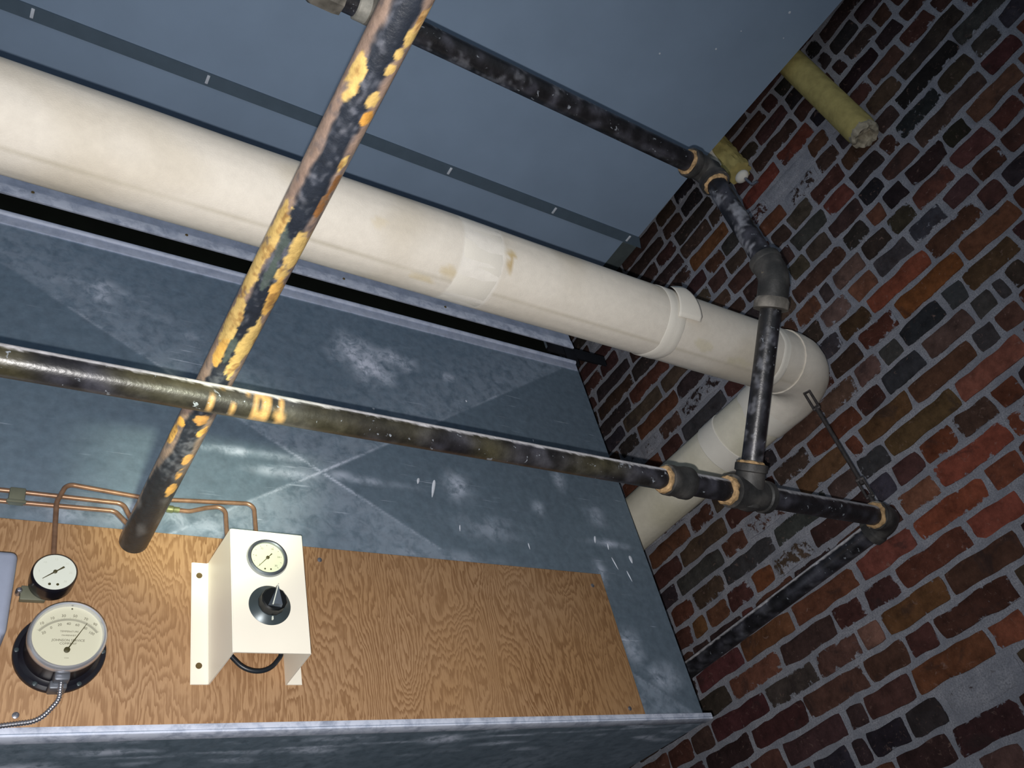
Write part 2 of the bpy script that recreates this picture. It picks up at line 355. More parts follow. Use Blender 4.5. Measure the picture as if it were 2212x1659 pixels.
def brick_wall():
    m = Msh(); mort = (.2, .2, .2, 0.0)
    m.add([(WX+.003, -1.6, -1.5), (WX+.003, 3.2, -1.5), (WX+.003, 3.2, 2.25), (WX+.003, -1.6, 2.25), (WX+.2, -1.6, -1.5), (WX+.2, 3.2, -1.5), (WX+.2, 3.2, 2.25), (WX+.2, -1.6, 2.25)],
          [(0, 1, 2, 3), (4, 7, 6, 5), (0, 4, 5, 1), (1, 5, 6, 2), (2, 6, 7, 3), (3, 7, 4, 0)], [mort]*8)
    rnd = random.Random(11); known = {}
    for q in BR.split(';'):
        n, a, b, h = q.split(','); known.setdefault(int(n), []).append((int(a)/1000, int(b)/1000, tuple(int(h[i:i+2], 16) for i in (0, 2, 4))))
    def fill(y, end, L):
        """plain running bond from y to end"""
        while end-y > .012:
            w_ = .203 if rnd.random() < .8 else .101
            if end-y < .26: w_ = end-y if end-y < .215 else (end-y)/2
            L.append((y, y+w_, None)); y += w_
    for n in range(-40, 17):
        L = []; y = -1.6+rnd.random()*.2
        for a, b, c in known.get(n, []):
            a -= .006; b += .006
            if a-y > .05: fill(y, a, L)
            elif L and a-y > .001 or (L and y-a > .001): L[-1] = (L[-1][0], (y+a)/2, L[-1][2]); a = (y+a)/2
            L.append((a, b, c)); y = b
        fill(y, 3.19, L)
        for a, b, c in L:
            g = .0050+rnd.random()*.002; gz = .0074
            y0, y1 = a+g, b-g
            if y1-y0 < .012: continue
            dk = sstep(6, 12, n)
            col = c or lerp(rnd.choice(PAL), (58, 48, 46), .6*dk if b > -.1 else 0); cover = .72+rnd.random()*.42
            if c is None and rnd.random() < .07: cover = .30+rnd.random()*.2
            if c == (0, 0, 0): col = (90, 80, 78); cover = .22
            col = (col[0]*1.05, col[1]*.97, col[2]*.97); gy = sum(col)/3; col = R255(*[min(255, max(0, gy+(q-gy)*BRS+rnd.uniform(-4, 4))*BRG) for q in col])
            zm = bed(n+.5, (a+b)/2)
            if zm < -1.5 or zm > 2.25: continue
            fineb = zm > -.35
            nx, nzz = (max(3, int((y1-y0)/.014)), 5) if fineb else (2, 2)
            V, F, Cc = [], [], []; px = WX-.001-rnd.random()*.004; tilt = rnd.uniform(-.02, .02); sd = rnd.random()*50
            ba, bb = bed(n, y0), bed(n, y1); ta, tb = bed(n+1, y0), bed(n+1, y1)
            for i in range(nx+1):
                for k in range(nzz+1):
                    u, v_ = i/nx, k/nzz; yy = y0+(y1-y0)*u; lo = ba+(bb-ba)*u+gz; hi = ta+(tb-ta)*u-gz; zz = lo+(hi-lo)*v_
                    e = min(i, nx-i, k, nzz-k); d = min(yy-y0, y1-yy, zz-lo, hi-zz)
                    yy += .007*nz(yy, zz, sd, 18)*(1 if e == 0 else .3); zz += .006*nz(yy, zz, sd+9, 22)*(1 if e == 0 else .3)
                    if (i in (0, nx)) and (k in (0, nzz)): yy += (.002 if i == 0 else -.002); zz += (.0015 if k == 0 else -.0015)
                    ed = sstep(-.004, .012, d)
                    xx = px+tilt*(yy-(y0+y1)/2)+(.0035 if e == 0 else 0)+.0015*nz(yy, zz, sd, 40)
                    V.append((xx, yy, zz)); Cc.append((*col[:3], cover*(.62+.38*ed)))
            for i in range(nx):
                for k in range(nzz): q = i*(nzz+1)+k; F.append((q, q+1, q+nzz+2, q+nzz+1))
            ring = [i*(nzz+1) for i in range(nx+1)]+[nx*(nzz+1)+k for k in range(1, nzz+1)]+[i*(nzz+1)+nzz for i in range(nx-1, -1, -1)]+[k for k in range(nzz-1, 0, -1)]
            kk = len(V)
            for q in ring: V.append((WX+.006, V[q][1], V[q][2])); Cc.append((*col[:3], .2))
            LL = len(ring)
            for q in range(LL): F.append((ring[q], ring[(q+1) % LL], kk+(q+1) % LL, kk+q))
            m.add(V, F, Cc)
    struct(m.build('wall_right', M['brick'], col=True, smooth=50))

brick_wall()

# ------------------------------------------------------------------ grey sheet panel under the ceiling
op = thing('ceiling_duct', 'broad grey sheet-metal duct underside overhead, crossed by a darker seam strip', 'duct', (0, .6, 1.97))
CZ = 1.97; q = CZ/2.06
m = Msh(); m.prism([(x*q, y*q, CZ) for x, y in ((-2.4, -1.5), (1.80, -1.5), (1.815, .2), (1.803, .6), (1.797, .86), (1.797, 1.133), (-2.4, 1.133))], (0, 0, .19)); m.build('near_sheet', M['panel'], op, smooth=0)
m = Msh(); m.prism([(x*q, y*q, CZ) for x, y in ((-2.4, 1.160), (1.757, 1.160), (1.757, 1.62), (-2.4, 1.62))], (0, 0, .11)); m.build('far_sheet', M['panel'], op, smooth=0)
m = Msh(); m.prism([(x*q, y*q, CZ-.004) for x, y in ((-2.4, 1.131), (1.799, 1.131), (1.836, 1.167), (-2.4, 1.167))], (0, 0, .04)); m.build('seam_strip', M['strip'], op, 'darker flat seam strip with small pale ticks', smooth=0)
for x in (-.81, -.42, -.033, .357, .708, 1.060, 1.447, 1.762):
    m = Msh(); m.box(x*q-.0035, x*q+.0035, 1.136*q, 1.160*q, CZ-.0065, CZ-.003, .001); m.build('seam_tick', M['paint'], op)
m = Msh()
for x, y, r in ((1.62, .30, .004), (1.50, .47, .003), (1.53, .40, .002), (1.36, .55, .003), (1.66, .36, .002)): m.lathe((x, y, CZ+.0005), (0, 0, -1), [(r, 0), (r*.8, .0012)], 10)
o = m.build('paint_specks', M['paint'], op); o['kind'] = 'stuff'

# ------------------------------------------------------------------ big galvanised duct, canvas joint, upper duct
FY = 1.224; DX0, DX1, DZ0, DZ1 = -.203, 1.377, .458, 1.447
def grid_panel(x0, x1, z0, z1, nx, nz_, yf, dust_light_f):
    m = Msh(); V, F, Cc = [], [], []
    for i in range(nx+1):
        for k in range(nz_+1):
            x = x0+(x1-x0)*i/nx; z = z0+(z1-z0)*k/nz_; d = dust_light_f(x, z); V.append((x, yf(x, z), z)); Cc.append((d, d, d, 1))
    for i in range(nx):
        for k in range(nz_): q = i*(nz_+1)+k; F.append((q, q+nz_+1, q+nz_+2, q+1))
    return m.add(V, F, Cc)
CXX, CZZ = .587, .939
def pyr(x, z):
    u = abs(x-CXX)/((DX1-DX0)/2); v = abs(z-CZZ)/(DZ1-CZZ if z > CZZ else CZZ-DZ0)
    return FY-.009*max(0, 1-max(u, v))
SM = [(.70, 1.285, .055, .05, .9), (.735, 1.245, .05, .05, 1.0), (.79, 1.29, .06, .035, .8), (.19, 1.29, .04, .03, .9), (.12, 1.30, .05, .02, .5), (.26, 1.255, .05, .02, .45), (.36, 1.22, .03, .02, .5),
      (.93, 1.275, .03, .02, .6), (.89, .955, .035, .04, .6), (1.18, 1.02, .02, .03, .5), (1.26, .93, .03, .03, .5), (1.30, 1.11, .03, .02, .5), (1.22, .78, .02, .03, .6), (1.10, .93, .02, .02, .5), (.95, .86, .1, .03, .35),
      (.587, .939, .06, .012, .8), (.52, .925, .06, .012, .7), (.45, .96, .12, .010, .55), (.68, .935, .10, .010, .45), (1.24, .62, .03, .05, .5), (1.30, .55, .05, .03, .5), (.30, .80, .3, .03, .35), (.8, .78, .2, .02, .3), (1.27, .86, .06, .01, .6)]
def dust_and_light(x, z):
    d = 0.05
    for cx, cz, rx, rz, a in SM:
        q = ((x-cx)/rx)**2+((z-cz)/rz)**2
        if q < 4: d = max(d, 1.35*a*math.exp(-q)*(.7+.7*nz(x, z, cx, 26)))
    # dust caught along the cross-break creases
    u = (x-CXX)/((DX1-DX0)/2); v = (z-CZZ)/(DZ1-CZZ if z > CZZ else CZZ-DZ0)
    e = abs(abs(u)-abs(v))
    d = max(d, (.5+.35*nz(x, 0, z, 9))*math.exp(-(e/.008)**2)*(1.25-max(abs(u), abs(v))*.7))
    if abs(v) > abs(u): d = max(d, .10+.16*sstep(.5, .0, abs(v)-abs(u)))  # light painted in: top and bottom triangles paler, most near the creases
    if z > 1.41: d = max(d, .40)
    return min(1, max(0, d))
du = thing('sheet_metal_duct', 'large blue-grey galvanised duct with an X creased in its dusty face', 'duct', (.587, FY, .458))
grid_panel(DX0, DX1, DZ0, DZ1-.004, 420, 260, pyr, dust_and_light).build('front_panel', M['duct'], du, col=True, smooth=0)
def rnddust(x, z): return .25+.3*nz(x, z, 3, 5)
g = Msh(); g.box(DX0, DX1, FY+.002, 2.3, DZ0, DZ1-.006, 0, col=(.15, .15, .15, 1)); g.build('casing', M['duct'], du, col=True, smooth=0)
def under(x, y):
    d = .12+.2*max(0, nz(x, y, 4, 6))
    d = max(d, .9*math.exp(-(((y-1.238)-(1.377-x)*.055)/.004)**2)*(.7+.5*nz(x, y, 2, 12)))
    if y < 1.34: d = max(d, 1.5*max(0, nz(x*.8, y*3.5, 9, 12)))
    return min(1, d)
m = Msh(); V, F, Cc = [], [], []; NX, NY = 260, 90
for i in range(NX+1):
    for k in range(NY+1):
        x = DX0+(DX1-DX0)*i/NX; y = 1.2+(2.2-1.2)*(k/NY)**1.6; V.append((x, y, DZ0-.001)); d = under(x, y); Cc.append((d, d, d, 1))
for i in range(NX):
    for k in range(NY): q = i*(NY+1)+k; F.append((q, q+1, q+NY+2, q+NY+1))
m.add(V, F, Cc); m.build('underside', M['duct'], du, col=True, smooth=0)
m = Msh(); m.box(DX0, DX1+.001, FY-.022, FY+.004, DZ0-.004, DZ0+.0085, .0018, col=(1, 1, 1, 1)); m.build('bottom_flange', M['duct_rail'], du, 'pale dusty bottom flange', col=True)
m = Msh(); m.sweep(line((DX0, FY-.002, DZ1-.006), (DX1-.004, FY-.002, DZ1-.006), 40), .0065, 16, colf=lambda p, d, L: (.45, .45, .45, 1)); m.box(DX0, DX1-.004, FY-.0035, FY+.002, DZ1-.034, DZ1-.005, .001, col=(.3, .3, .3, 1)); m.build('top_flange', M['duct_rail'], du, 'rolled pale top flange', col=True)
m = Msh(); m.box(DX0, DX1-.045, FY+.045, FY+.06, DZ1-.02, 1.60); m.build('canvas_joint', M['canvas'], du, 'dark canvas strip along the top of the duct', smooth=0)
# white paint drips on the face
DR = [((935, 1060), .005, .024, .3), ((905, 1030), .004, .008, .3), ((1372, 1254), .006, .010, 0), ((1323, 1257), .003, .016, -.25), ((1347, 1298), .0025, .014, -.2), ((1306, 1175), .004, .010, .3), ((1333, 1201), .003, .009, .2), ((968, 1178), .002, .008, .2), ((1125, 1225), .002, .008, 0), ((850, 826), .004, .003, 0), ((712, 847), .003, .003, 0), ((1077, 780), .003, .003, 0), ((1203, 901), .002, .004, 0), ((1150, 917), .002, .007, 0)]
DP = [(0.8296, 0.9395), (0.7969, 0.9529), (1.3245, 0.8245), (1.2704, 0.8094), (1.3018, 0.7802), (1.2335, 0.8663), (1.2669, 0.8519), (0.8743, 0.8513), (1.0391, 0.8278), (0.7216, 1.1253), (0.5892, 1.0818), (0.9693, 1.2063), (1.1383, 1.1255), (1.0787, 1.0994)]
m = Msh()
for (x, z), (_, rx, rz, rot) in zip(DP, DR):
    y = pyr(x, z)-.0008; V = [(x, y-.0012, z)]; n = 14
    for j in range(n):
        t = 2*PI*j/n; dx, dz = math.cos(t)*rx, math.sin(t)*rz; dx *= (.45+.55*(dz/rz+1)/2); V.append((x+dx*math.cos(rot)-dz*-math.sin(rot)*1.0, y, z+dz*math.cos(rot)))
    m.add(V, [(0, 1+j, 1+(j+1) % n) for j in range(n)])
o = m.build('paint_spatter', M['paint'], du, 'white paint drips', smooth=0); o['kind'] = 'stuff'
# neighbouring duct section to the left
d2 = thing('sheet_metal_duct', 'plain end section of galvanised duct left of the creased panel', 'duct', (-.9, FY, .458))
m = Msh(); m.box(-1.9, DX0-.024, FY, 2.3, DZ0, DZ1, .003, col=(.1, .1, .1, 1)); m.build('casing', M['duct'], d2, col=True)
m = Msh(); m.box(DX0-.024, DX0-.003, FY-.012, FY+.01, DZ0, DZ1, .003, col=(.3, .3, .3, 1)); m.build('drive_cleat', M['duct_rail'], d2, col=True)
m = Msh(); m.box(-1.85, DX0-.004, FY+.045, FY+.06, DZ1-.02, 1.60); m.build('canvas_joint', M['canvas'], d2, smooth=0)
# upper duct behind the white pipe
up = thing('upper_duct', 'dark galvanised upper duct whose flange shows just below the white pipe', 'duct', (.4, 1.23, 1.503))
m = Msh(); m.box(-1.9, 1.365, 1.290, 2.3, 1.56, 1.86, .003, col=(.15, .15, .15, 1)); m.build('casing', M['duct'], up, col=True)
def rail(x0, x1, n=200):
    m = Msh(); V, F, Cc = [], [], []
    prof = [(1.2275, 1.5035), (1.223, 1.503), (1.2225, 1.505), (1.2235, 1.528), (1.2250, 1.534), (1.2265, 1.60), (1.30, 1.61)]
    for i in range(n+1):
        x = x0+(x1-x0)*i/n
        for k, (y, z) in enumerate(prof):
            d = (.95+.6*nz(x*2, k, 1, 14)) if k in (1, 2, 3) else (.25+.5*nz(x*2, 0, 1, 9) if k == 4 else .02)
            V.append((x, y, z)); Cc.append((max(0, d),)*3+(1,))
    K = len(prof)
    for i in range(n):
        for k in range(K-1): F.append((i*K+k, i*K+k+1, (i+1)*K+k+1, (i+1)*K+k))
    return m.add(V, F, Cc)
rail(-1.9, 1.392).build('bottom_flange', M['duct_rail'], up, 'pale scuffed bottom flange', col=True)
for x in (.04, .335, .70, .98): m = Msh(); m.lathe((x, 1.2240, 1.527), (0, -1, 0), [(.0035, 0), (.003, .002)], 12); m.build('rust_rivet', M['hole'], up, 'rusty rivet')
sb = thing('support_angle', 'short black steel angle jutting from the duct end toward the brick wall', 'bracket', (1.45, 1.30, 1.56))
m = Msh(); m.box(1.37, 1.59, 1.296, 1.302, 1.555, 1.592, .001); m.box(1.37, 1.59, 1.302, 1.33, 1.586, 1.592, .001); m.build('angle_leg', M['blacksteel'], sb)
m = Msh(); m.box(1.43, 1.47, 1.292, 1.297, 1.515, 1.59, .001); m.build('strap', M['blacksteel'], sb)

# ------------------------------------------------------------------ plywood board and what is screwed to it
PY = 1.205
pb = thing('plywood_board', 'plywood board with wavy brown grain screwed to the duct face', 'board', (.4, PY, .464))
m = Msh(); m.box(-.30, 1.2005, PY, 1.2165, .4645, .768, .0015); m.build('sheet', M['wood'], pb)
for x, z in ((.562, .743), (.134, .482), (1.167, .738), (1.164, .478)):
    m = Msh(); m.lathe((x, PY, z), (0, -1, 0), [(.0045, -.002), (.0042, .0012), (.002, .002)], 14); m.build('screw', M['steel'], pb)

# cream hat-section bracket
bk = thing('control_bracket', 'cream folded metal bracket with a small chrome dial above a black knob', 'bracket', (.4295, PY, .522))
def hat():
    t = .0022; yb, yf = PY, 1.100; z0, z1 = .522, .718
    pr = [(.3475, yb), (.3745, yb), (.3755, yf), (.4840, yf), (.4875, yb), (.5140, yb)]
    off = []
    k = len(pr)
    for i, (x, y) in enumerate(pr):
        d1 = Vector(pr[i])-Vector(pr[i-1]) if i else Vector(pr[1])-Vector(pr[0]); d2 = Vector(pr[i+1])-Vector(pr[i]) if i < k-1 else d1
        n1 = Vector((d1.y, -d1.x)).normalized(); n2 = Vector((d2.y, -d2.x)).normalized(); nn = (n1+n2).normalized(); nn *= t/max(.3, nn.dot(n1))
        off.append((x+nn.x, y+nn.y))
    V = []; K = 2*k; ring = pr+off[::-1]
    for z in (z0, z1): V += [(x, y, z) for x, y in ring]
    F = [(i, (i+1) % K, K+(i+1) % K, K+i) for i in range(K)]
    for b in (0, K):
        for i in range(k-1): F.append((b+i, b+i+1, b+K-2-i, b+K-1-i))
    mm = Msh().add(V, F).me('hat'); bm = bmesh.new(); bm.from_mesh(mm)
    es = [e for e in bm.edges if abs(e.verts[0].co.z-e.verts[1].co.z) > .1]
    bmesh.ops.bevel(bm, geom=es, offset=.0012, segments=2, affect='EDGES'); bm.to_mesh(mm); bm.free(); return mm
link('hat_plate', hat(), M['cream'], bk, smooth=30)
for z in (.6955, .5495):
    m = Msh(); m.lathe((.359, PY-.0015, z), (0, -1, 0), [(.0045, 0), (.0046, .0018), (.003, .0014)], 20); m.build('bolt_hole', M['hole'], bk)
def gauge_face(c, r, axis_y, mat, parent, name='dial'):
    m = Msh(); m.lathe((c[0], axis_y, c[1]), (0, -1, 0), [(r, 0), (r, .001)], 48); return m.build(name, mat, parent)
def needle(c, y, ang, L, tail, wid, parent, hub, mat):
    """pointer with a tapering tip and a counterweight tail, ang measured clockwise from straight up"""
    s_, c_ = math.sin(ang), math.cos(ang); P = lambda a, b: (c[0]+a*s_+b*c_, y, c[1]+a*c_-b*s_)
    m = Msh(); m.prism([P(L, .0003), P(L, -.0003), P(0, -wid), P(-tail*.4, -wid*.8), P(-tail, -wid*1.5), P(-tail, wid*1.5), P(-tail*.4, wid*.8), P(0, wid)], (0, -.0007, 0))
    m.lathe((c[0], y, c[1]), (0, -1, 0), [(hub, 0), (hub, .0014), (hub*.5, .0022)], 20); return m.build('needle', mat, parent)
# small dial set in the bracket
gc = (.428, .672)
m = Msh(); m.lathe((gc[0], 1.1, gc[1]), (0, -1, 0), [(.0315, -.0005), (.0318, .003), (.0305, .006), (.0275, .0072), (.0255, .0062), (.025, .003)], 56, False, False); gz = m.build('pressure_gauge', simple('dull_chrome', R255(150, 156, 164), .26, .85, .6, .05), bk, 'small chrome-rimmed dial')
m = Msh(); m.lathe((gc[0], 1.102, gc[1]), (0, 1, 0), [(.027, 0), (.027, .035), (.02, .04)], 40); m.build('body', M['blackplas'], gz)
gauge_face(gc, .0255, 1.0975, M['dialg'], gz)
m = Msh()
for i in range(11):
    a = math.radians(-135+27*i); x, z = gc[0]+.0225*math.sin(a), gc[1]+.0225*math.cos(a); s_, c_ = math.sin(a), math.cos(a)
    m.prism([(x+.0002*c_, 1.0963, z-.0002*s_), (x-.0002*c_, 1.0963, z+.0002*s_), (x-.0002*c_-.002*s_, 1.0963, z+.0002*s_-.002*c_), (x+.0002*c_-.002*s_, 1.0963, z-.0002*s_-.002*c_)], (0, -.0002, 0))
for i, t in enumerate(('0', '6', '12', '18', '24', '30')):
    a = math.radians(-135+54*i); m.add(*text(t, gc[0]+.0175*math.sin(a), gc[1]+.0175*math.cos(a), 1.0961, .0042))
m.build('scale', M['ink'], gz)
m = Msh()
for dx in (-.0045, .0045): m.lathe((gc[0]+dx, 1.0966, gc[1]-.0185), (0, -1, 0), [(.0014, 0), (.0012, .0006)], 12)
m.build('dial_screws', M['needle'], gz)
needle(gc, 1.0955, math.radians(-137), .0205, .010, .0006, gz, .0026, M['needle'])
# knob
kc = (.4285, .595)
m = Msh(); m.lathe((kc[0], 1.0995, kc[1]), (0, -1, 0), [(.0315, 0), (.0312, .002), (.026, .005), (.021, .0095)], 56); kn = m.build('control_knob', M['skirt'], bk, 'round black knob')
m = Msh(); m.lathe((kc[0], 1.0905, kc[1]), (0, -1, 0), [(.0205, 0), (.0195, .006), (.019, .012), (.017, .014)], 12); m.build('hub', M['knob'], kn)
m = Msh(); a = math.radians(8); s_, c_ = math.sin(a), math.cos(a); P = lambda u, v, y: (kc[0]+v*s_+u*c_, y, kc[1]+v*c_-u*s_)
m.add([P(0, .020, 1.081), P(-.011, -.013, 1.081), P(.011, -.013, 1.081), P(0, .0185, 1.0685), P(-.0060, -.014, 1.0675), P(.0095, -.012, 1.069)], [(0, 1, 4, 3), (1, 2, 5, 4), (2, 0, 3, 5), (3, 4, 5), (0, 2, 1)])
m.build('pointer', M['ptr'], kn, 'grey-faced wedge pointer', smooth=0)
m = Msh(); m.prism([P(-.0006, .0185, 1.068), P(.0006, .0185, 1.068), P(-.0045, -.016, 1.067), P(-.0062, -.016, 1.067)], (0, -.0006, 0)); m.build('pointer_line', M['dialw'], kn, 'white index line', smooth=0)
m = Msh(); m.box(kc[0]-.001, kc[0]+.001, 1.0885, 1.092, kc[1]-.0265, kc[1]-.0215, .0003); m.build('index_mark', M['dialw'], kn)
# black tubing loop under the bracket
t = Msh(); pts = path([(.388, 1.165, .60), (.388, 1.155, .545), (.4265, 1.15, .499), (.464, 1.155, .545), (.464, 1.165, .60)], [.012, .036, .012], coarse=.01)
t.sweep(pts, .0034, 14); tag(t.build('tubing_loop', M['hose'], base=(.4265, 1.15, .52)), 'black tubing looping below the cream bracket', 'tube')

# small pressure gauge on the left
sg = thing('pressure_gauge', 'small white-faced pressure gauge in a black case above the big thermometer', 'gauge', (.1535, PY, .664))
c = (.1535, .664)
m = Msh(); m.lathe((c[0], 1.193, c[1]), (0, -1, 0), [(.026, -.004), (.0285, 0), (.0290, .010), (.0290, .022), (.0288, .026), (.0272, .0285), (.0265, .027)], 56); m.build('case', M['blackplas'], sg)
gauge_face(c, .0266, 1.1662, M['dialw'], sg)
m = Msh()
for i, tx in enumerate(('0', '5', '10', '15', '20', '25', '30')):
    a = math.radians(-135+45*i); m.add(*text(tx, c[0]+.0195*math.sin(a), c[1]+.0195*math.cos(a), 1.1648, .0044))
m.build('scale', simple('pale_dial_ink', R255(190, 192, 180), .8), sg)
m = Msh()
for dx in (-.0065, .0035): m.lathe((c[0]+dx+.0015, 1.1652, c[1]-.0185), (0, -1, 0), [(.0019, 0), (.0016, .0007)], 14)
m.build('dial_screws', M['needle'], sg)
needle(c, 1.1645, math.radians(-128), .0185, .0135, .0009, sg, .0026, M['needle'])
m = Msh(); m.box(.1185, .150, 1.196, PY, .637, .658, .001); m.build('mount_tab', M['brassy'], sg)
m = Msh(); m.lathe((.1165, 1.199, .650), (0, -1, 0), [(.0042, -.006), (.0042, .004), (.003, .0062), (.001, .007)], 18); m.build('mount_screw', M['steel'], sg)

# big thermometer
tc = (.1765, .5665)
th = thing('dial_thermometer', 'big round dial thermometer with chrome rim and black flange', 'thermometer', (tc[0], PY, tc[1]))
m = Msh(); m.lathe((tc[0], PY, tc[1]), (0, -1, 0), [(.057, 0), (.0572, .003), (.0562, .0048), (.050, .005)], 64); m.build('flange', M['blackplas'], th)
m = Msh(); m.lathe((tc[0], PY, tc[1]), (0, -1, 0), [(.0515, .004), (.0495, .007), (.0455, .0095), (.0452, .040), (.046, .044)], 64); m.build('case', M['blackplas'], th)
m = Msh(); m.lathe((tc[0], PY, tc[1]), (0, -1, 0), [(.0462, .040), (.0476, .043), (.0478, .050), (.0470, .0535), (.0452, .0550), (.0432, .0545), (.0422, .051), (.0418, .047)], 72, False, False); m.build('bezel', M['chrome'], th)
DYF = PY-.0478
gauge_face(tc, .0422, DYF, M['dial'], th)
for a in (150, 210, 270, 90, 20):
    a = math.radians(a); m = Msh(); m.lathe((tc[0]+.0525*math.sin(a), PY-.004, tc[1]+.0525*math.cos(a)), (0, -1, 0), [(.0032, 0), (.003, .002), (.0015, .0026)], 16); m.build('flange_screw', M['skirt'], th)
pv = (tc[0]+.0002, tc[1]-.0205); ty = DYF-.0013
m = Msh()
# scale band, centred on the pivot
rA, rB = .0450, .0422; N = 40; A0, A1 = math.radians(-53), math.radians(53)
V = []; F = []
for i in range(N+1):
    a = A0+(A1-A0)*i/N
    for r in (rA, rB): V.append((pv[0]+r*math.sin(a), ty, pv[1]+r*math.cos(a)))
for i in range(N): F.append((2*i, 2*i+1, 2*i+3, 2*i+2))
m.add(V, F)
m.build('scale_band', simple('scale_grey', R255(158, 156, 138), .8), th, smooth=0)
m = Msh()
for i in range(61):
    a = A0+(A1-A0)*i/60; L = .0016 if i % 5 == 0 else .0008
    s_, c_ = math.sin(a), math.cos(a); q = lambda r, w_: (pv[0]+r*s_+w_*c_, ty-.0003, pv[1]+r*c_-w_*s_)
    m.add([q(rA, .00012), q(rA, -.00012), q(rA+L, -.00012), q(rA+L, .00012)], [(0, 1, 2, 3)])
for i, tx in enumerate(('10', '10', '30', '50', '70', '90')):
    a = math.radians(-41.5+16.2*i); m.add(*text(tx, pv[0]+.0492*math.sin(a), pv[1]+.0492*math.cos(a), ty-.0003, .0054, rot=-a*.5))
for i, tx in enumerate(('20', '0', '20', '40', '60', '80', '100')):
    a = math.radians(-50.5+16.4*i); m.add(*text(tx, pv[0]+.0375*math.sin(a), pv[1]+.0375*math.cos(a), ty-.0003, .0052, rot=-a*.5))
for tx, dz, sz in (('TEMPERATURE', .0266, .0034), ('FAHRENHEIT', .0211, .0030), ('JOHNSON SERVICE', .0143, .0046), ('COMPANY', .0098, .0042), ('U.S.A.', -.0099, .0022)):
    m.add(*text(tx, pv[0]+.001, pv[1]+dz, ty-.0003, sz))
m.lathe((tc[0]+.0018, ty, tc[1]+.0388), (0, -1, 0), [(.0012, 0), (.001, .0005)], 12)
m.build('lettering', M['ink'], th, 'grey printed scale numbers and maker name', smooth=0)
needle(pv, ty-.0022, math.radians(29), .0435, .0001, .0009, th, .0038, M['needle'])
m = Msh(); m.box(tc[0]-.009, tc[0]+.010, 1.166, 1.190, tc[1]-.055, tc[1]-.040, .003); m.box(tc[0]-.012, tc[0]+.009, 1.178, 1.199, tc[1]-.061, tc[1]-.050, .002); m.build('stem_socket', simple('grey_socket', R255(96, 100, 108), .4, .4), th)
cp = path([(tc[0]+.001, 1.176, tc[1]-.050), (tc[0]+.001, 1.178, .490), (.158, 1.182, .4655), (.1165, 1.185, .4615), (.06, 1.19, .4625), (-.1, 1.19, .465)], [.02, .03, .02, .01], coarse=.0008)
m = Msh(); m.sweep(cp, lambda i, L, t: .0030+.0005*math.sin(L*2*PI/.0032), 14); m.build('capillary_tube', M['steel'], th, 'silver ribbed tube curving away below', smooth=80)

# grey housing at the left edge
gb = thing('grey_housing', 'grey rounded metal housing at the left end of the plywood', 'box', (.03, PY, .54))
m = Msh(); m.box(-.10, .1035, 1.130, PY, .553, .672, .009, 4); m.build('cover', M['grey'], gb)
m = Msh(); m.sweep(line((-.10, 1.150, .551), (.098, 1.150, .551), 4), .014, 20); m.build('rolled_lip', M['grey'], gb)

# ------------------------------------------------------------------ copper tubes on the duct face
def copper(name, pts, fil, label, cat='tube', r=.0037, grp=None, extra=None):
    m = Msh(); p = path(pts, fil, coarse=.03); m.sweep(p, r, 14)
    if not extra: return tag(m.build(name, M['copper'], base=pts[0]), label, cat, grp)
    t = thing(name, label, cat, pts[0], grp); m.build('tube', M['copper'], t); extra(t); return t
copper('copper_tube', [(.152, 1.184, .690), (.1485, 1.200, .800), (.160, 1.204, .8375), (.270, 1.209, .832), (.316, 1.210, .8345), (.4515, 1.206, .8430), (.4565, 1.200, .60)], [.05, .014, .05, .05, .014],
       'copper tube running from the white-faced gauge over to the cream bracket')
copper('copper_tube', [(-.25, 1.214, .806), (.0741, 1.212, .8193), (.243, 1.210, .8175), (.262, 1.207, .776)], [.2, .015], 'upper of two parallel copper tubes clipped to the duct at left')
copper('copper_tube', [(-.25, 1.214, .790), (.0766, 1.212, .8002), (.232, 1.210, .8020), (.2535, 1.207, .776)], [.2, .015], 'lower of two parallel copper tubes clipped to the duct at left')
def fx(t):
    m = Msh(); m.lathe((.3165, 1.210, .8165), (1, 0, 0), [(.0045, -.008), (.006, -.006), (.006, .002), (.0048, .003), (.0048, .012)], 12); m.build('flare_nut', M['verd'], t, 'greenish flare nut')
copper('copper_tube', [(.290, 1.210, .8160), (.345, 1.210, .8162), (.372, 1.210, .8265), (.403, 1.208, .8330), (.4085, 1.200, .60)], [.03, .03, .014], 'short copper tube with green nut bending down into the cream bracket', extra=fx)
m = Msh(); m.box(.086, .1075, 1.2055, 1.2155, .7965, .823, .002); m.box(.084, .1095, 1.2035, 1.2085, .796, .801, .001); tag(m.build('tube_clip', M['brassy'], base=(.097, 1.214, .81)), 'small grey clip holding two copper tubes to the duct', 'clip')

# ------------------------------------------------------------------ peeling yellow and black pipe
YX, YZ, YR = .261, .7475, .0213
YPY = [(0, .2722), (100, .3204), (200, .3724), (300, .4285), (400, .4893), (500, .5553), (600, .6273), (700, .7061), (800, .7928), (900, .8885), (1000, .9948), (1100, 1.1135), (1190, 1.2329)]
def yof(p):
    for (a, b), (c_, d) in zip(YPY, YPY[1:]):
        if p <= c_ or c_ == 1190: return b+(d-b)*(p-a)/(c_-a)
fdir = Vector((-YX, 0, -YZ)).normalized(); ldir = Vector((-fdir.z*-1, 0, 0)); ldir = Vector((fdir.z, 0, -fdir.x))
if ldir.x > 0: ldir = -ldir
YEL = (208, 176, 108); TAN = (146, 124, 110); DRK = (34, 39, 48); GRN = (72, 82, 78); RUS = (142, 98, 58); GRY = (92, 94, 102)
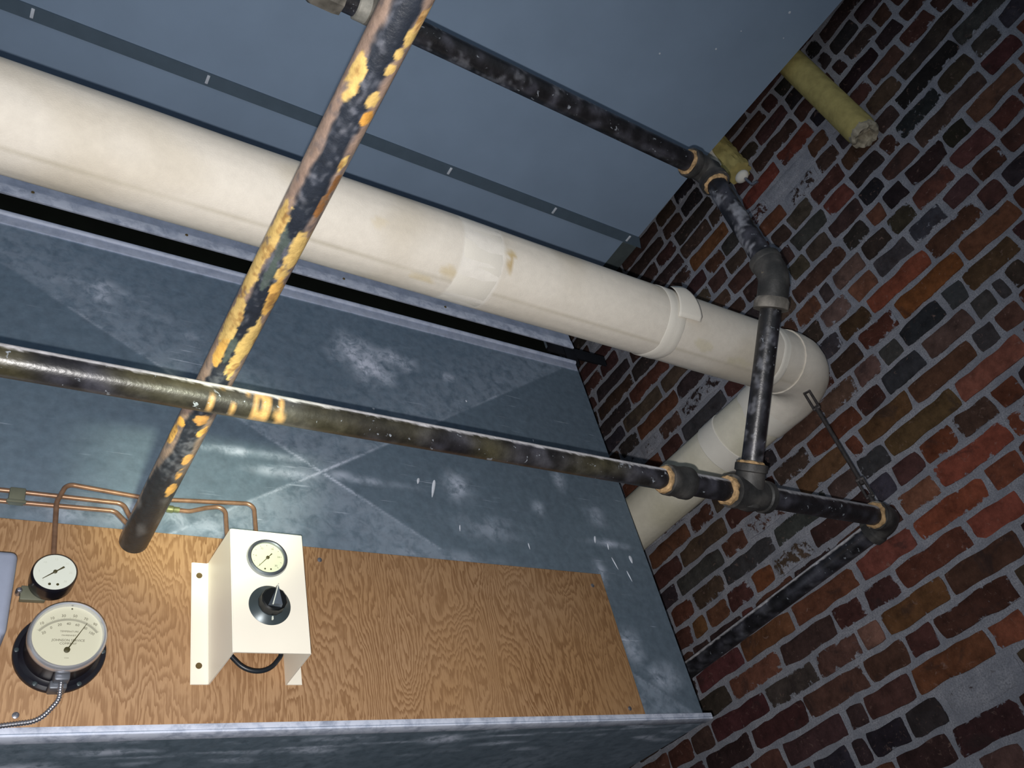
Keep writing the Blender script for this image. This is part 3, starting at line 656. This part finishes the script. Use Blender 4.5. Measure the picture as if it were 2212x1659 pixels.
# patches of old paint: (distance along, across -1..1, half length, half width, colour)
PAT = [(165, -.50, 48, .38, YEL), (150, -.35, 22, .22, YEL), (40, .85, 40, .22, YEL), (85, .74, 14, .24, YEL), (118, .66, 14, .24, YEL), (185, .62, 22, .26, YEL), (222, .72, 18, .22, (206, 150, 72)), (10, .9, 30, .2, (214, 176, 120)),
       (320, .78, 26, .18, YEL), (365, .84, 30, .16, RUS), (420, .80, 35, .2, RUS), (505, -.60, 70, .45, YEL), (520, .65, 75, .42, YEL), (600, -.75, 70, .40, YEL), (610, .72, 45, .35, (214, 168, 90)), (690, -.5, 60, .45, YEL), (720, .55, 70, .40, YEL),
       (770, .5, 30, .3, YEL), (745, -.45, 30, .3, (206, 160, 84)), (905, -.7, 9, .28, (226, 170, 84)), (935, -.78, 22, .24, (220, 170, 90)), (905, .7, 12, .28, (230, 176, 90)), (965, .66, 14, .25, (226, 170, 96)), (998, .62, 18, .27, (226, 168, 90)), (1030, .62, 16, .3, (206, 156, 84)), (880, .3, 14, .5, (190, 140, 80)),
       (645, .22, 46, .36, DRK), (615, .10, 24, .30, DRK), (690, .05, 24, .26, DRK), (560, .02, 50, .24, GRN), (500, -.05, 50, .28, GRN), (730, .0, 30, .24, GRN), (440, .12, 60, .36, DRK), (810, .1, 34, .60, DRK)]
PAT = [(yof(a), b, abs(yof(a+c_)-yof(a-c_))/2, d, col) for a, b, c_, d, col in PAT]
def ycol(p, d, L):
    w_ = d.dot(Vector((ldir.x, 0, ldir.z)))*-1; fr = d.dot(fdir); y = p[1]
    n1 = nz(p[0]*1.0, y*.55, p[2], 60); n2 = nz(p[0], y*.8, p[2]+3, 130); n3 = nz(p[0]+5, y*.4, p[2], 35)
    if fr < -.05: w_ = math.copysign(1, w_)
    lowr = sstep(.93, 1.05, y); k = sstep(.42+.34*lowr, .66+.30*lowr, abs(w_-.12*(1-lowr))+.20*n1+.10*n2)
    c_ = lerp(lerp(DRK, GRY, sstep(-.1, .7, .7*n3+.6*n2+.5*nz(p[0], y*.7, p[2], 240))), lerp(TAN, (112, 100, 96), sstep(0, .8, n2+.5*n1)), k)
    if y > .95: c_ = lerp(c_, lerp((34, 37, 42), (84, 84, 88), sstep(.1, .7, n1)), .85*sstep(.95, 1.06, y)*sstep(-.93, -.8, w_))
    for py, pw, hl, hw, col in PAT:
        q = ((y-py)/hl)**2+((w_-pw)/hw)**2
        if q < 3 and fr > -.3:
            t = 1-sstep(.62, 1.0, q+.75*n1+.55*n2+.25*nz(p[0], y, p[2], 260))
            vv = nz(p[0], y*.7, p[2], 75)+.6*nz(p[0], y, p[2], 190)
            cc = lerp(col, lerp(col, (140, 104, 60), .8), sstep(.1, .8, vv)) if col[0] > 150 else lerp(col, (100, 102, 106), .7*sstep(.1, .8, vv))
            c_ = lerp(c_, cc, t)
    return R255(*c_)
yp = thing('peeling_pipe', 'steep pipe with peeling yellow paint and black patches crossing overhead', 'pipe', (YX, 1.205, YZ))
m = Msh(); m.sweep(line((YX, -.9, YZ), (YX, .2, YZ), 40)+line((YX, .204, YZ), (YX, 1.204, YZ), 500), YR, 72, colf=ycol); m.build('pipe_run', M['yellow'], yp, col=True)

# ------------------------------------------------------------------ black iron piping
def bcol(dusty=.0, green=0.0, thr=.10, mott=0.0):
    def f(p, d, L):
        n1 = nz(p[0], p[1], p[2], 40); n2 = nz(p[0], p[1], p[2], 12); n3 = nz(p[0], p[1], p[2], 110)
        c_ = lerp((30, 29, 32), (64, 64, 72), sstep(-.2, .6, n1))
        if mott: c_ = lerp(c_, (132, 134, 142), mott*sstep(.05, .5, nz(p[0], p[1], p[2], 26)+.5*n3))
        if green: c_ = lerp(c_, (66, 62, 44), green*sstep(-.4, .5, n2))
        if dusty: c_ = lerp(c_, (226, 224, 228), dusty*sstep(thr, thr+.16, d.z+.10*n3+.08*n1))
        return R255(*c_)
    return f
def fcol(p, d, L):
    n1 = nz(p[0], p[1], p[2], 35); n2 = nz(p[0], p[1], p[2], 90)
    c_ = lerp((46, 46, 46), (78, 76, 74), sstep(-.3, .5, n1)); c_ = lerp(c_, (150, 144, 132), .8*sstep(.32, .6, d.z*.55+.4*n2+.2*n1)); return R255(*c_)
bp = thing('black_pipe', 'black iron piping crossing in front of the duct, teed up toward the ceiling', 'pipe', (1.2, .80, .7075))
ZB = .7075; R1, R2 = .0185, .0205
P0, P1, TE, EL = (-1.2, .8045, ZB), (1.03, .8000, ZB), (1.222, .7990, ZB), (1.660, .7935, ZB)
def pcol_left(p, d, L):
    c_ = bcol(.95, .9)(p, d, L)
    n1 = nz(p[0], p[1], p[2], 60)
    if .22 < p[0] < .36 and d.z < .3:
        t = .8*sstep(.12, .4, nz(p[0]*1.6, p[1]*.35, p[2]*.35, 70)+.55*math.exp(-((p[0]-.312)/.016)**2)-.12); c_ = tuple(a+(b-a)*t for a, b in zip(c_, R255(190, 150, 96)))
    if p[0] > 1.0 and d.z > .2:
        t = .4*sstep(.2, .5, n1); c_ = tuple(a+(b-a)*t for a, b in zip(c_, R255(150, 150, 158)))
    return c_
m = Msh(); m.sweep(line(P0, P1, 420), R1, 40, colf=pcol_left); m.build('long_run', M['black'], bp, col=True)
def ringpart(c, axis, r, wd, parent, name='sealant_ring'):
    m = Msh(); ax = Vector(axis).normalized(); c = Vector(c); a = ax.orthogonal().normalized(); b = ax.cross(a); n = 48
    m.lathe(c, axis, [(r, -wd), (r*1.16, -wd*.6), (r*1.2, 0), (r*1.16, wd*.6), (r, wd)], n)
    m.v = [tuple(Vector(v)+(Vector(v)-c)*.10*nz(*v, 120)+ax*.0040*nz(*v, 90)) for v in m.v]; return m.build(name, M['seal'], parent, 'tan hemp sealant ring')
ringpart((1.011, .8005, ZB), (1, 0, 0), R1*1.06, .007, bp)
m = Msh(); m.lathe((1.0, .8003, ZB), (1, 0, 0), [(.021, .014), (.0265, .016), (.0268, .028), (.0255, .034), (.0275, .050), (.0285, .054), (.0285, .066), (.0262, .069), (.022, .070)], 40, colf=fcol); m.build('coupling', M['fitting'], bp, col=True)
m = Msh(); m.sweep(line((1.06, .7998, ZB), (1.19, .7992, ZB), 40), R2, 40, colf=bcol(.8)); m.build('short_run', M['black'], bp, col=True)
ringpart((1.1665, .7993, ZB), (1, 0, 0), R2*1.08, .008, bp)
# tee on the long run, branch leaning up toward the camera
tp, eb = Vector(TE), Vector((1.205, .532, 1.014)); bd = (eb-tp).normalized()
m = Msh()
m.lathe(tp, (1, 0, 0), [(.024, -.048), (.0305, -.046), (.0305, -.034), (.0275, -.031), (.0285, -.01), (.0295, 0), (.0285, .012), (.0275, .034), (.0305, .037), (.0305, .050), (.024, .052)], 48, colf=fcol)
m.lathe(tp, bd, [(.0275, 0), (.0265, .030), (.0262, .040), (.0300, .042), (.0300, .055), (.022, .057)], 48, colf=fcol)
m.lathe(tp, -bd, [(.0275, 0), (.024, .022), (.014, .030), (.002, .032)], 40, colf=fcol)
m.build('tee', M['fitting'], bp, col=True)
ringpart(tp+bd*.056, bd, R2*1.02, .004, bp)
m = Msh(); m.sweep(line((1.25, .7987, ZB), EL, 120), .0208, 40, colf=bcol(.75)); m.build('short_run', M['black'], bp, col=True)
# elbow at the right end, run going away along the wall
E2 = (1.6605, 1.4726, .6800); d2v = (Vector(E2)-Vector(EL)).normalized()
ep = path([Vector(EL)+Vector((-.05, 0, 0)), EL, Vector(EL)+d2v*.055], .030, coarse=.006)
m = Msh(); m.sweep(ep, .0268, 40, colf=fcol); m.lathe(Vector(EL)+Vector((-.05, 0, 0)), (1, 0, 0), [(.024, -.006), (.0298, -.005), (.0302, .006), (.027, .010)], 40, colf=fcol); m.lathe(Vector(EL)+d2v*.05, d2v, [(.027, -.012), (.0305, -.008), (.0302, .006), (.024, .007)], 40, colf=fcol); m.build('elbow', M['fitting'], bp, col=True)
ringpart(Vector(EL)+Vector((-.058, 0, 0)), (1, 0, 0), R2*1.1, .004, bp)
m = Msh(); m.sweep(line(Vector(EL)+d2v*.05, Vector(EL)+d2v*1.6, 160), .0212, 40, colf=bcol(1.0, 0, .38, .35)); m.build('wall_run', M['black'], bp, col=True)
# leaning branch, elbow, drop, upper tee, upper run
UZ = 1.345; UT = Vector((1.203, .536, UZ))
m = Msh(); m.sweep(line(tp+bd*.05, eb-bd*.03, 120), .0195, 40, colf=bcol(.1, 0, .48, .7)); m.build('leaning_run', M['black'], bp, col=True)
up_ = (UT-eb).normalized()
ep = path([eb-bd*.052, eb, eb+up_*.045], .050, coarse=.006)
m = Msh(); m.sweep(ep, .0285, 44, colf=fcol)
m.lathe(eb-bd*.052, bd, [(.0235, -.012), (.0318, -.011), (.0322, .004), (.0290, .010)], 44, colf=lambda p, d, L: R255(*lerp((96, 92, 86), (140, 134, 126), sstep(-.2, .4, nz(*p, 60)))))
m.lathe(eb+up_*.043, up_, [(.0285, -.01), (.0305, -.006), (.0300, .004), (.022, .006)], 44, colf=fcol); m.build('elbow', M['fitting'], bp, col=True)
m = Msh(); m.sweep(line(eb+up_*.04, UT-up_*.02, 140), .0212, 40, colf=bcol(.0, 0, .5, .95)); m.build('drop_run', M['black'], bp, col=True)
m = Msh()
m.lathe(UT, -up_, [(.0265, 0), (.0262, .026), (.0305, .030), (.0305, .044), (.023, .046)], 44, colf=fcol)
ep = path([UT+Vector((-.052, 0, 0)), UT, UT-up_*.04], .026, coarse=.006); m.sweep(ep, .0272, 40, colf=fcol)
m.lathe(UT+Vector((-.050, 0, 0)), (1, 0, 0), [(.024, -.007), (.0302, -.006), (.0304, .008), (.0275, .012)], 44, colf=fcol)
m.lathe(UT, (1, 0, 0), [(.026, 0), (.0255, .012), (.016, .026), (.003, .030)], 36, colf=fcol)
m.build('elbow', M['fitting'], bp, col=True)
ringpart(UT-up_*.046, -up_, R2*1.05, .006, bp); ringpart(UT+Vector((-.058, 0, 0)), (1, 0, 0), R2*1.08, .004, bp)
US = Vector((.49, .531, UZ))
m = Msh(); m.sweep(line(US, UT+Vector((-.05, 0, 0)), 220), .0208, 40, colf=bcol(.1, 0, .48, .6)); m.build('upper_run', M['black'], bp, col=True)
def ucol(p, d, L): return R255(*lerp((92, 88, 80), (138, 132, 122), sstep(-.4, .5, nz(p[0], p[1], p[2], 50))))
def wcol(p, d, L): return R255(*lerp((150, 148, 140), (196, 192, 180), sstep(-.4, .5, nz(p[0], p[1], p[2], 50))))
m = Msh(); m.lathe((.48, .531, UZ), (1, 0, 0), [(.021, .012), (.027, .010), (.027, -.045), (.0245, -.05), (.0245, -.062), (.023, -.062)], 40, colf=ucol); m.build('union', M['fitting'], bp, col=True)
m = Msh(); m.lathe((.418, .531, UZ), (1, 0, 0), [(.021, .012), (.0242, .010), (.0242, -.018), (.021, -.02)], 40, colf=wcol); m.build('tape_wrap', M['fitting'], bp, col=True)
m = Msh(); m.sweep(line((-.9, .531, UZ), (.42, .531, UZ), 60), .0205, 32, colf=bcol(.1)); m.build('upper_run', M['black'], bp, col=True)
m = Msh(); m.lathe((.352, .531, UZ), (1, 0, 0), [(.021, .026), (.029, .024), (.031, .012), (.031, -.022), (.028, -.028), (.021, -.03)], 8, colf=ucol); m.build('union_nut', M['fitting'], bp, col=True, smooth=20)

# ------------------------------------------------------------------ white insulated pipe
WY, WZ, WR, WXE = .789, 1.122, .0745, 1.673
def jcol(p, d, L):
    n1 = nz(p[0]*.6, p[1]*.6, p[2], 14); n2 = nz(p[0], p[1], p[2], 50)
    c_ = lerp((224, 217, 205), (208, 199, 183), sstep(-.1, .7, n1))
    return c_
STN = [(.752, .28, .007, .085, (180, 152, 100)), (.748, .52, .012, .02, (190, 166, 116)), (.640, -.30, .02, .05, (206, 190, 156)), (.60, -.62, .03, .02, (212, 198, 166)), (.50, .25, .02, .05, (216, 204, 180)), (1.25, -.2, .03, .05, (210, 202, 178)), (1.37, -.35, .04, .04, (208, 200, 176))]
vdir = Vector((0, -WY, -WZ)).normalized(); vup = Vector((0, vdir.z, -vdir.y)); vup = vup if vup.z > 0 else -vup
def jlong(p, d, L):
    c_ = jcol(p, d, L); a = d.dot(vup)
    seam = math.exp(-((a+.50)/.035)**2) if d.dot(vdir) > 0 else 0
    c_ = lerp(c_, (186, 178, 160), .75*seam*(.6+.5*nz(p[0], 0, 0, 8)))
    for x, aa, rx, ra, col in STN:
        q = ((p[0]-x)/rx)**2+((a-aa)/(ra*3))**2
        if q < 3: c_ = lerp(c_, col, .7*(1-sstep(.2, 1.1, q+1.3*nz(p[0], a*.1, 2, 40))))
    if .655 < p[0] < .735: c_ = lerp(c_, (238, 234, 226), .7)
    return R255(*c_)
wp = thing('insulated_pipe', 'thick white canvas-jacketed pipe sloping across above the duct', 'pipe', (WXE, WY, WZ))
def wob(i, L, t): return WR+.0006*math.sin(L*9)+.0008*nz(L, math.cos(t), math.sin(t), 6)
m = Msh(); m.sweep(line((-1.6, WY, WZ), (1.57, WY, WZ), 500), wob, 72, colf=jlong); m.build('long_jacket', M['jacket'], wp, col=True)
ep = path([(1.56, WY, WZ), (WXE, WY, WZ), (WXE, .905, WZ)], .088, coarse=.006)
m = Msh(); m.sweep(ep, lambda i, L, t: WR+.003+.0015*nz(L, math.cos(t), math.sin(t), 12), 72, colf=lambda p, d, L: R255(*jcol(p, d, L))); m.build('elbow_cover', M['jacket'], wp, col=True)
def side(p, d, L):
    return R255(*lerp((226, 220, 202), (212, 206, 184), sstep(-.3, .5, nz(p[0], p[1], p[2], 9))))
m = Msh(); m.sweep(line((WXE, .895, WZ), (WXE, 2.95, WZ), 200), lambda i, L, t: WR-.002+.0012*nz(L, math.cos(t), math.sin(t), 5), 64, colf=side); m.build('wall_jacket', M['jacket'], wp, col=True)
for x, wd, th_ in ((1.160, .022, .0011), (1.50, .012, .0014), (.694, .040, .0006)):
    m = Msh(); n = 72; V = []; F = []; K = 6
    prof = [(0, -wd), (th_, -wd+.002), (th_, -wd*.2), (th_*.9, wd*.3), (th_*1.1, wd-.002), (0, wd)]
    m.lathe((x, WY, WZ), (1, 0, 0), [(WR+a, b) for a, b in prof], n, False, False)
    m.v = [(v[0]+.005*nz(v[0]*.2, v[1], v[2], 22), v[1], v[2]) for v in m.v]; m.build('tape_band', M['tape'], wp)
m = Msh(); m.lathe((WXE, .93, WZ), (0, 1, 0), [(WR, -.045), (WR+.0018, -.035), (WR+.0018, .020), (WR, .03)], 72, False, False); m.v = [(v[0], v[1]+.008*nz(v[0], v[1]*.2, v[2], 20), v[2]) for v in m.v]; m.build('tape_band', M['tape'], wp)
m = Msh(); m.lathe((WXE, 1.085, WZ), (0, 1, 0), [(WR-.002, -.03), (WR+.0005, -.028), (WR+.0005, .028), (WR-.002, .03)], 72, False, False); m.build('tape_band', M['tape'], wp)
# loose flap of jacket standing off the pipe at the band
m = Msh(); V = []; F = []; NI, NJ = 10, 8
aa0 = math.atan2(vup.z, vup.y)
def onp(x, ang, r):   # angle from the camera-facing side toward the top
    d = vdir*math.cos(ang)+vup*math.sin(ang); return Vector((x, WY, WZ))+d*r
for i in range(NI+1):
    for j in range(NJ+1):
        u, v_ = i/NI, j/NJ
        ang = math.radians(20+66*v_); x = 1.158+.012*v_+(.062-.030*v_)*u*(1 if v_ > .05 else .9); V.append(onp(x, ang, WR+.002+.012*u*(1-.4*u)+.004*v_))
for i in range(NI):
    for j in range(NJ): q = i*(NJ+1)+j; F.append((q, q+NJ+1, q+NJ+2, q+1))
m.add(V, F); o = m.build('loose_flap', M['tape'], wp, 'loose flap of tape lifting off the jacket'); sm = o.modifiers.new('thick', 'SOLIDIFY'); sm.thickness = .001

# hanger rod between the pipes
hr = thing('pipe_hanger', 'thin dark hanger rod with slotted ends from black elbow up to white pipe', 'hanger', (1.624, .793, ZB+.03))
A = Vector((1.628, .793, .738)); B = Vector((1.615, .793, 1.046)); u = (B-A).normalized()
m = Msh(); m.sweep(line(A+u*.05, B-u*.045, 40), lambda i, L, t: .0046+.0003*math.sin(L*2*PI/.002)*0, 14); m.build('rod', M['rod'], hr)
def slot(a, b, wd, name):
    m = Msh(); a, b = Vector(a), Vector(b); sx = Vector((.44, -.90, 0))*wd; d = (b-a).normalized()*.004
    for s_ in (-1, 1):
        m.sweep([a+sx*s_, b+sx*s_], .0032, 8)
    m.sweep([a-sx*1.3, a+sx*1.3], .0042, 8); m.sweep([b-sx*1.3, b+sx*1.3], .0048, 8); return m.build(name, M['rod'], hr)
slot(B-u*.05, B, .0062, 'slotted_end'); slot(A+u*.018, A+u*.062, .0065, 'turnbuckle')
m = Msh(); m.sweep(line(A-u*.012, A+u*.022, 6), .0055, 12); m.lathe(A-u*.008, u, [(.004, -.004), (.0095, -.002), (.0095, .006), (.004, .008)], 6); m.build('eye_bolt', M['rod'], hr)

# insulated pipe stubs by the wall
def stub(top, bot, r, label, mate):
    t = thing('insulated_stub', label, 'pipe', top)
    top, bot = Vector(top), Vector(bot)
    m = Msh(); m.sweep(line(top, bot, 60), lambda i, L, th: r*(1+.03*nz(L, math.cos(th), math.sin(th), 9))*(1-.06*sstep((bot-top).length-.03, (bot-top).length, L)), 40, cap=False); m.build('insulation', M['oldins'], t)
    d = (bot-top).normalized()
    m = Msh(); m.lathe(bot, d, [(r*.95, -.012), (r*.97, .002), (r*.8, .012), (r*.55, .009), (r*.45, -.004), (r*.02, -.008)], 40, False, True)
    m.v = [tuple(Vector(v)+d*.012*nz(*v, 70)+Vector((1, 0, 0))*.003*nz(v[0]+4, v[1], v[2], 60)) for v in m.v]; m.build('frayed_end', M['insend'], t, 'frayed grey cut end'); return t
stub((1.80, .4180, 2.06), (1.80, .3893, 1.6395), .0395, 'yellowed insulated pipe stub hanging cut off against the brick wall', None)
s2 = thing('insulated_stub', 'short torn insulated stub poking out behind the upper black tee', 'pipe', (1.80, .735, 2.05))
m = Msh(); m.sweep(line((1.802, .738, 2.10), (1.802, .722, 1.900), 24), lambda i, L, th: .036*(1+.22*nz(L, math.cos(th), math.sin(th), 22)), 36); m.build('insulation', M['oldins'], s2)
m = Msh(); m.sweep(line((1.790, .757, 2.10), (1.790, .772, 1.950), 16), lambda i, L, th: .036*(1+.2*nz(L, math.cos(th), math.sin(th), 18)), 28); m.build('torn_jacket', M['tape'], s2)
m = Msh(); m.ball((1.79, .716, 1.868), .017, 1, 1.3, 1); m.build('pipe_tip', M['tape'], s2, 'white rounded tip')
m = Msh(); m.sweep(path([(1.79, .712, 1.86), (1.792, .704, 1.815), (1.792, .686, 1.808)], .006), .005, 10); m.build('bent_wire', M['steel'], s2)
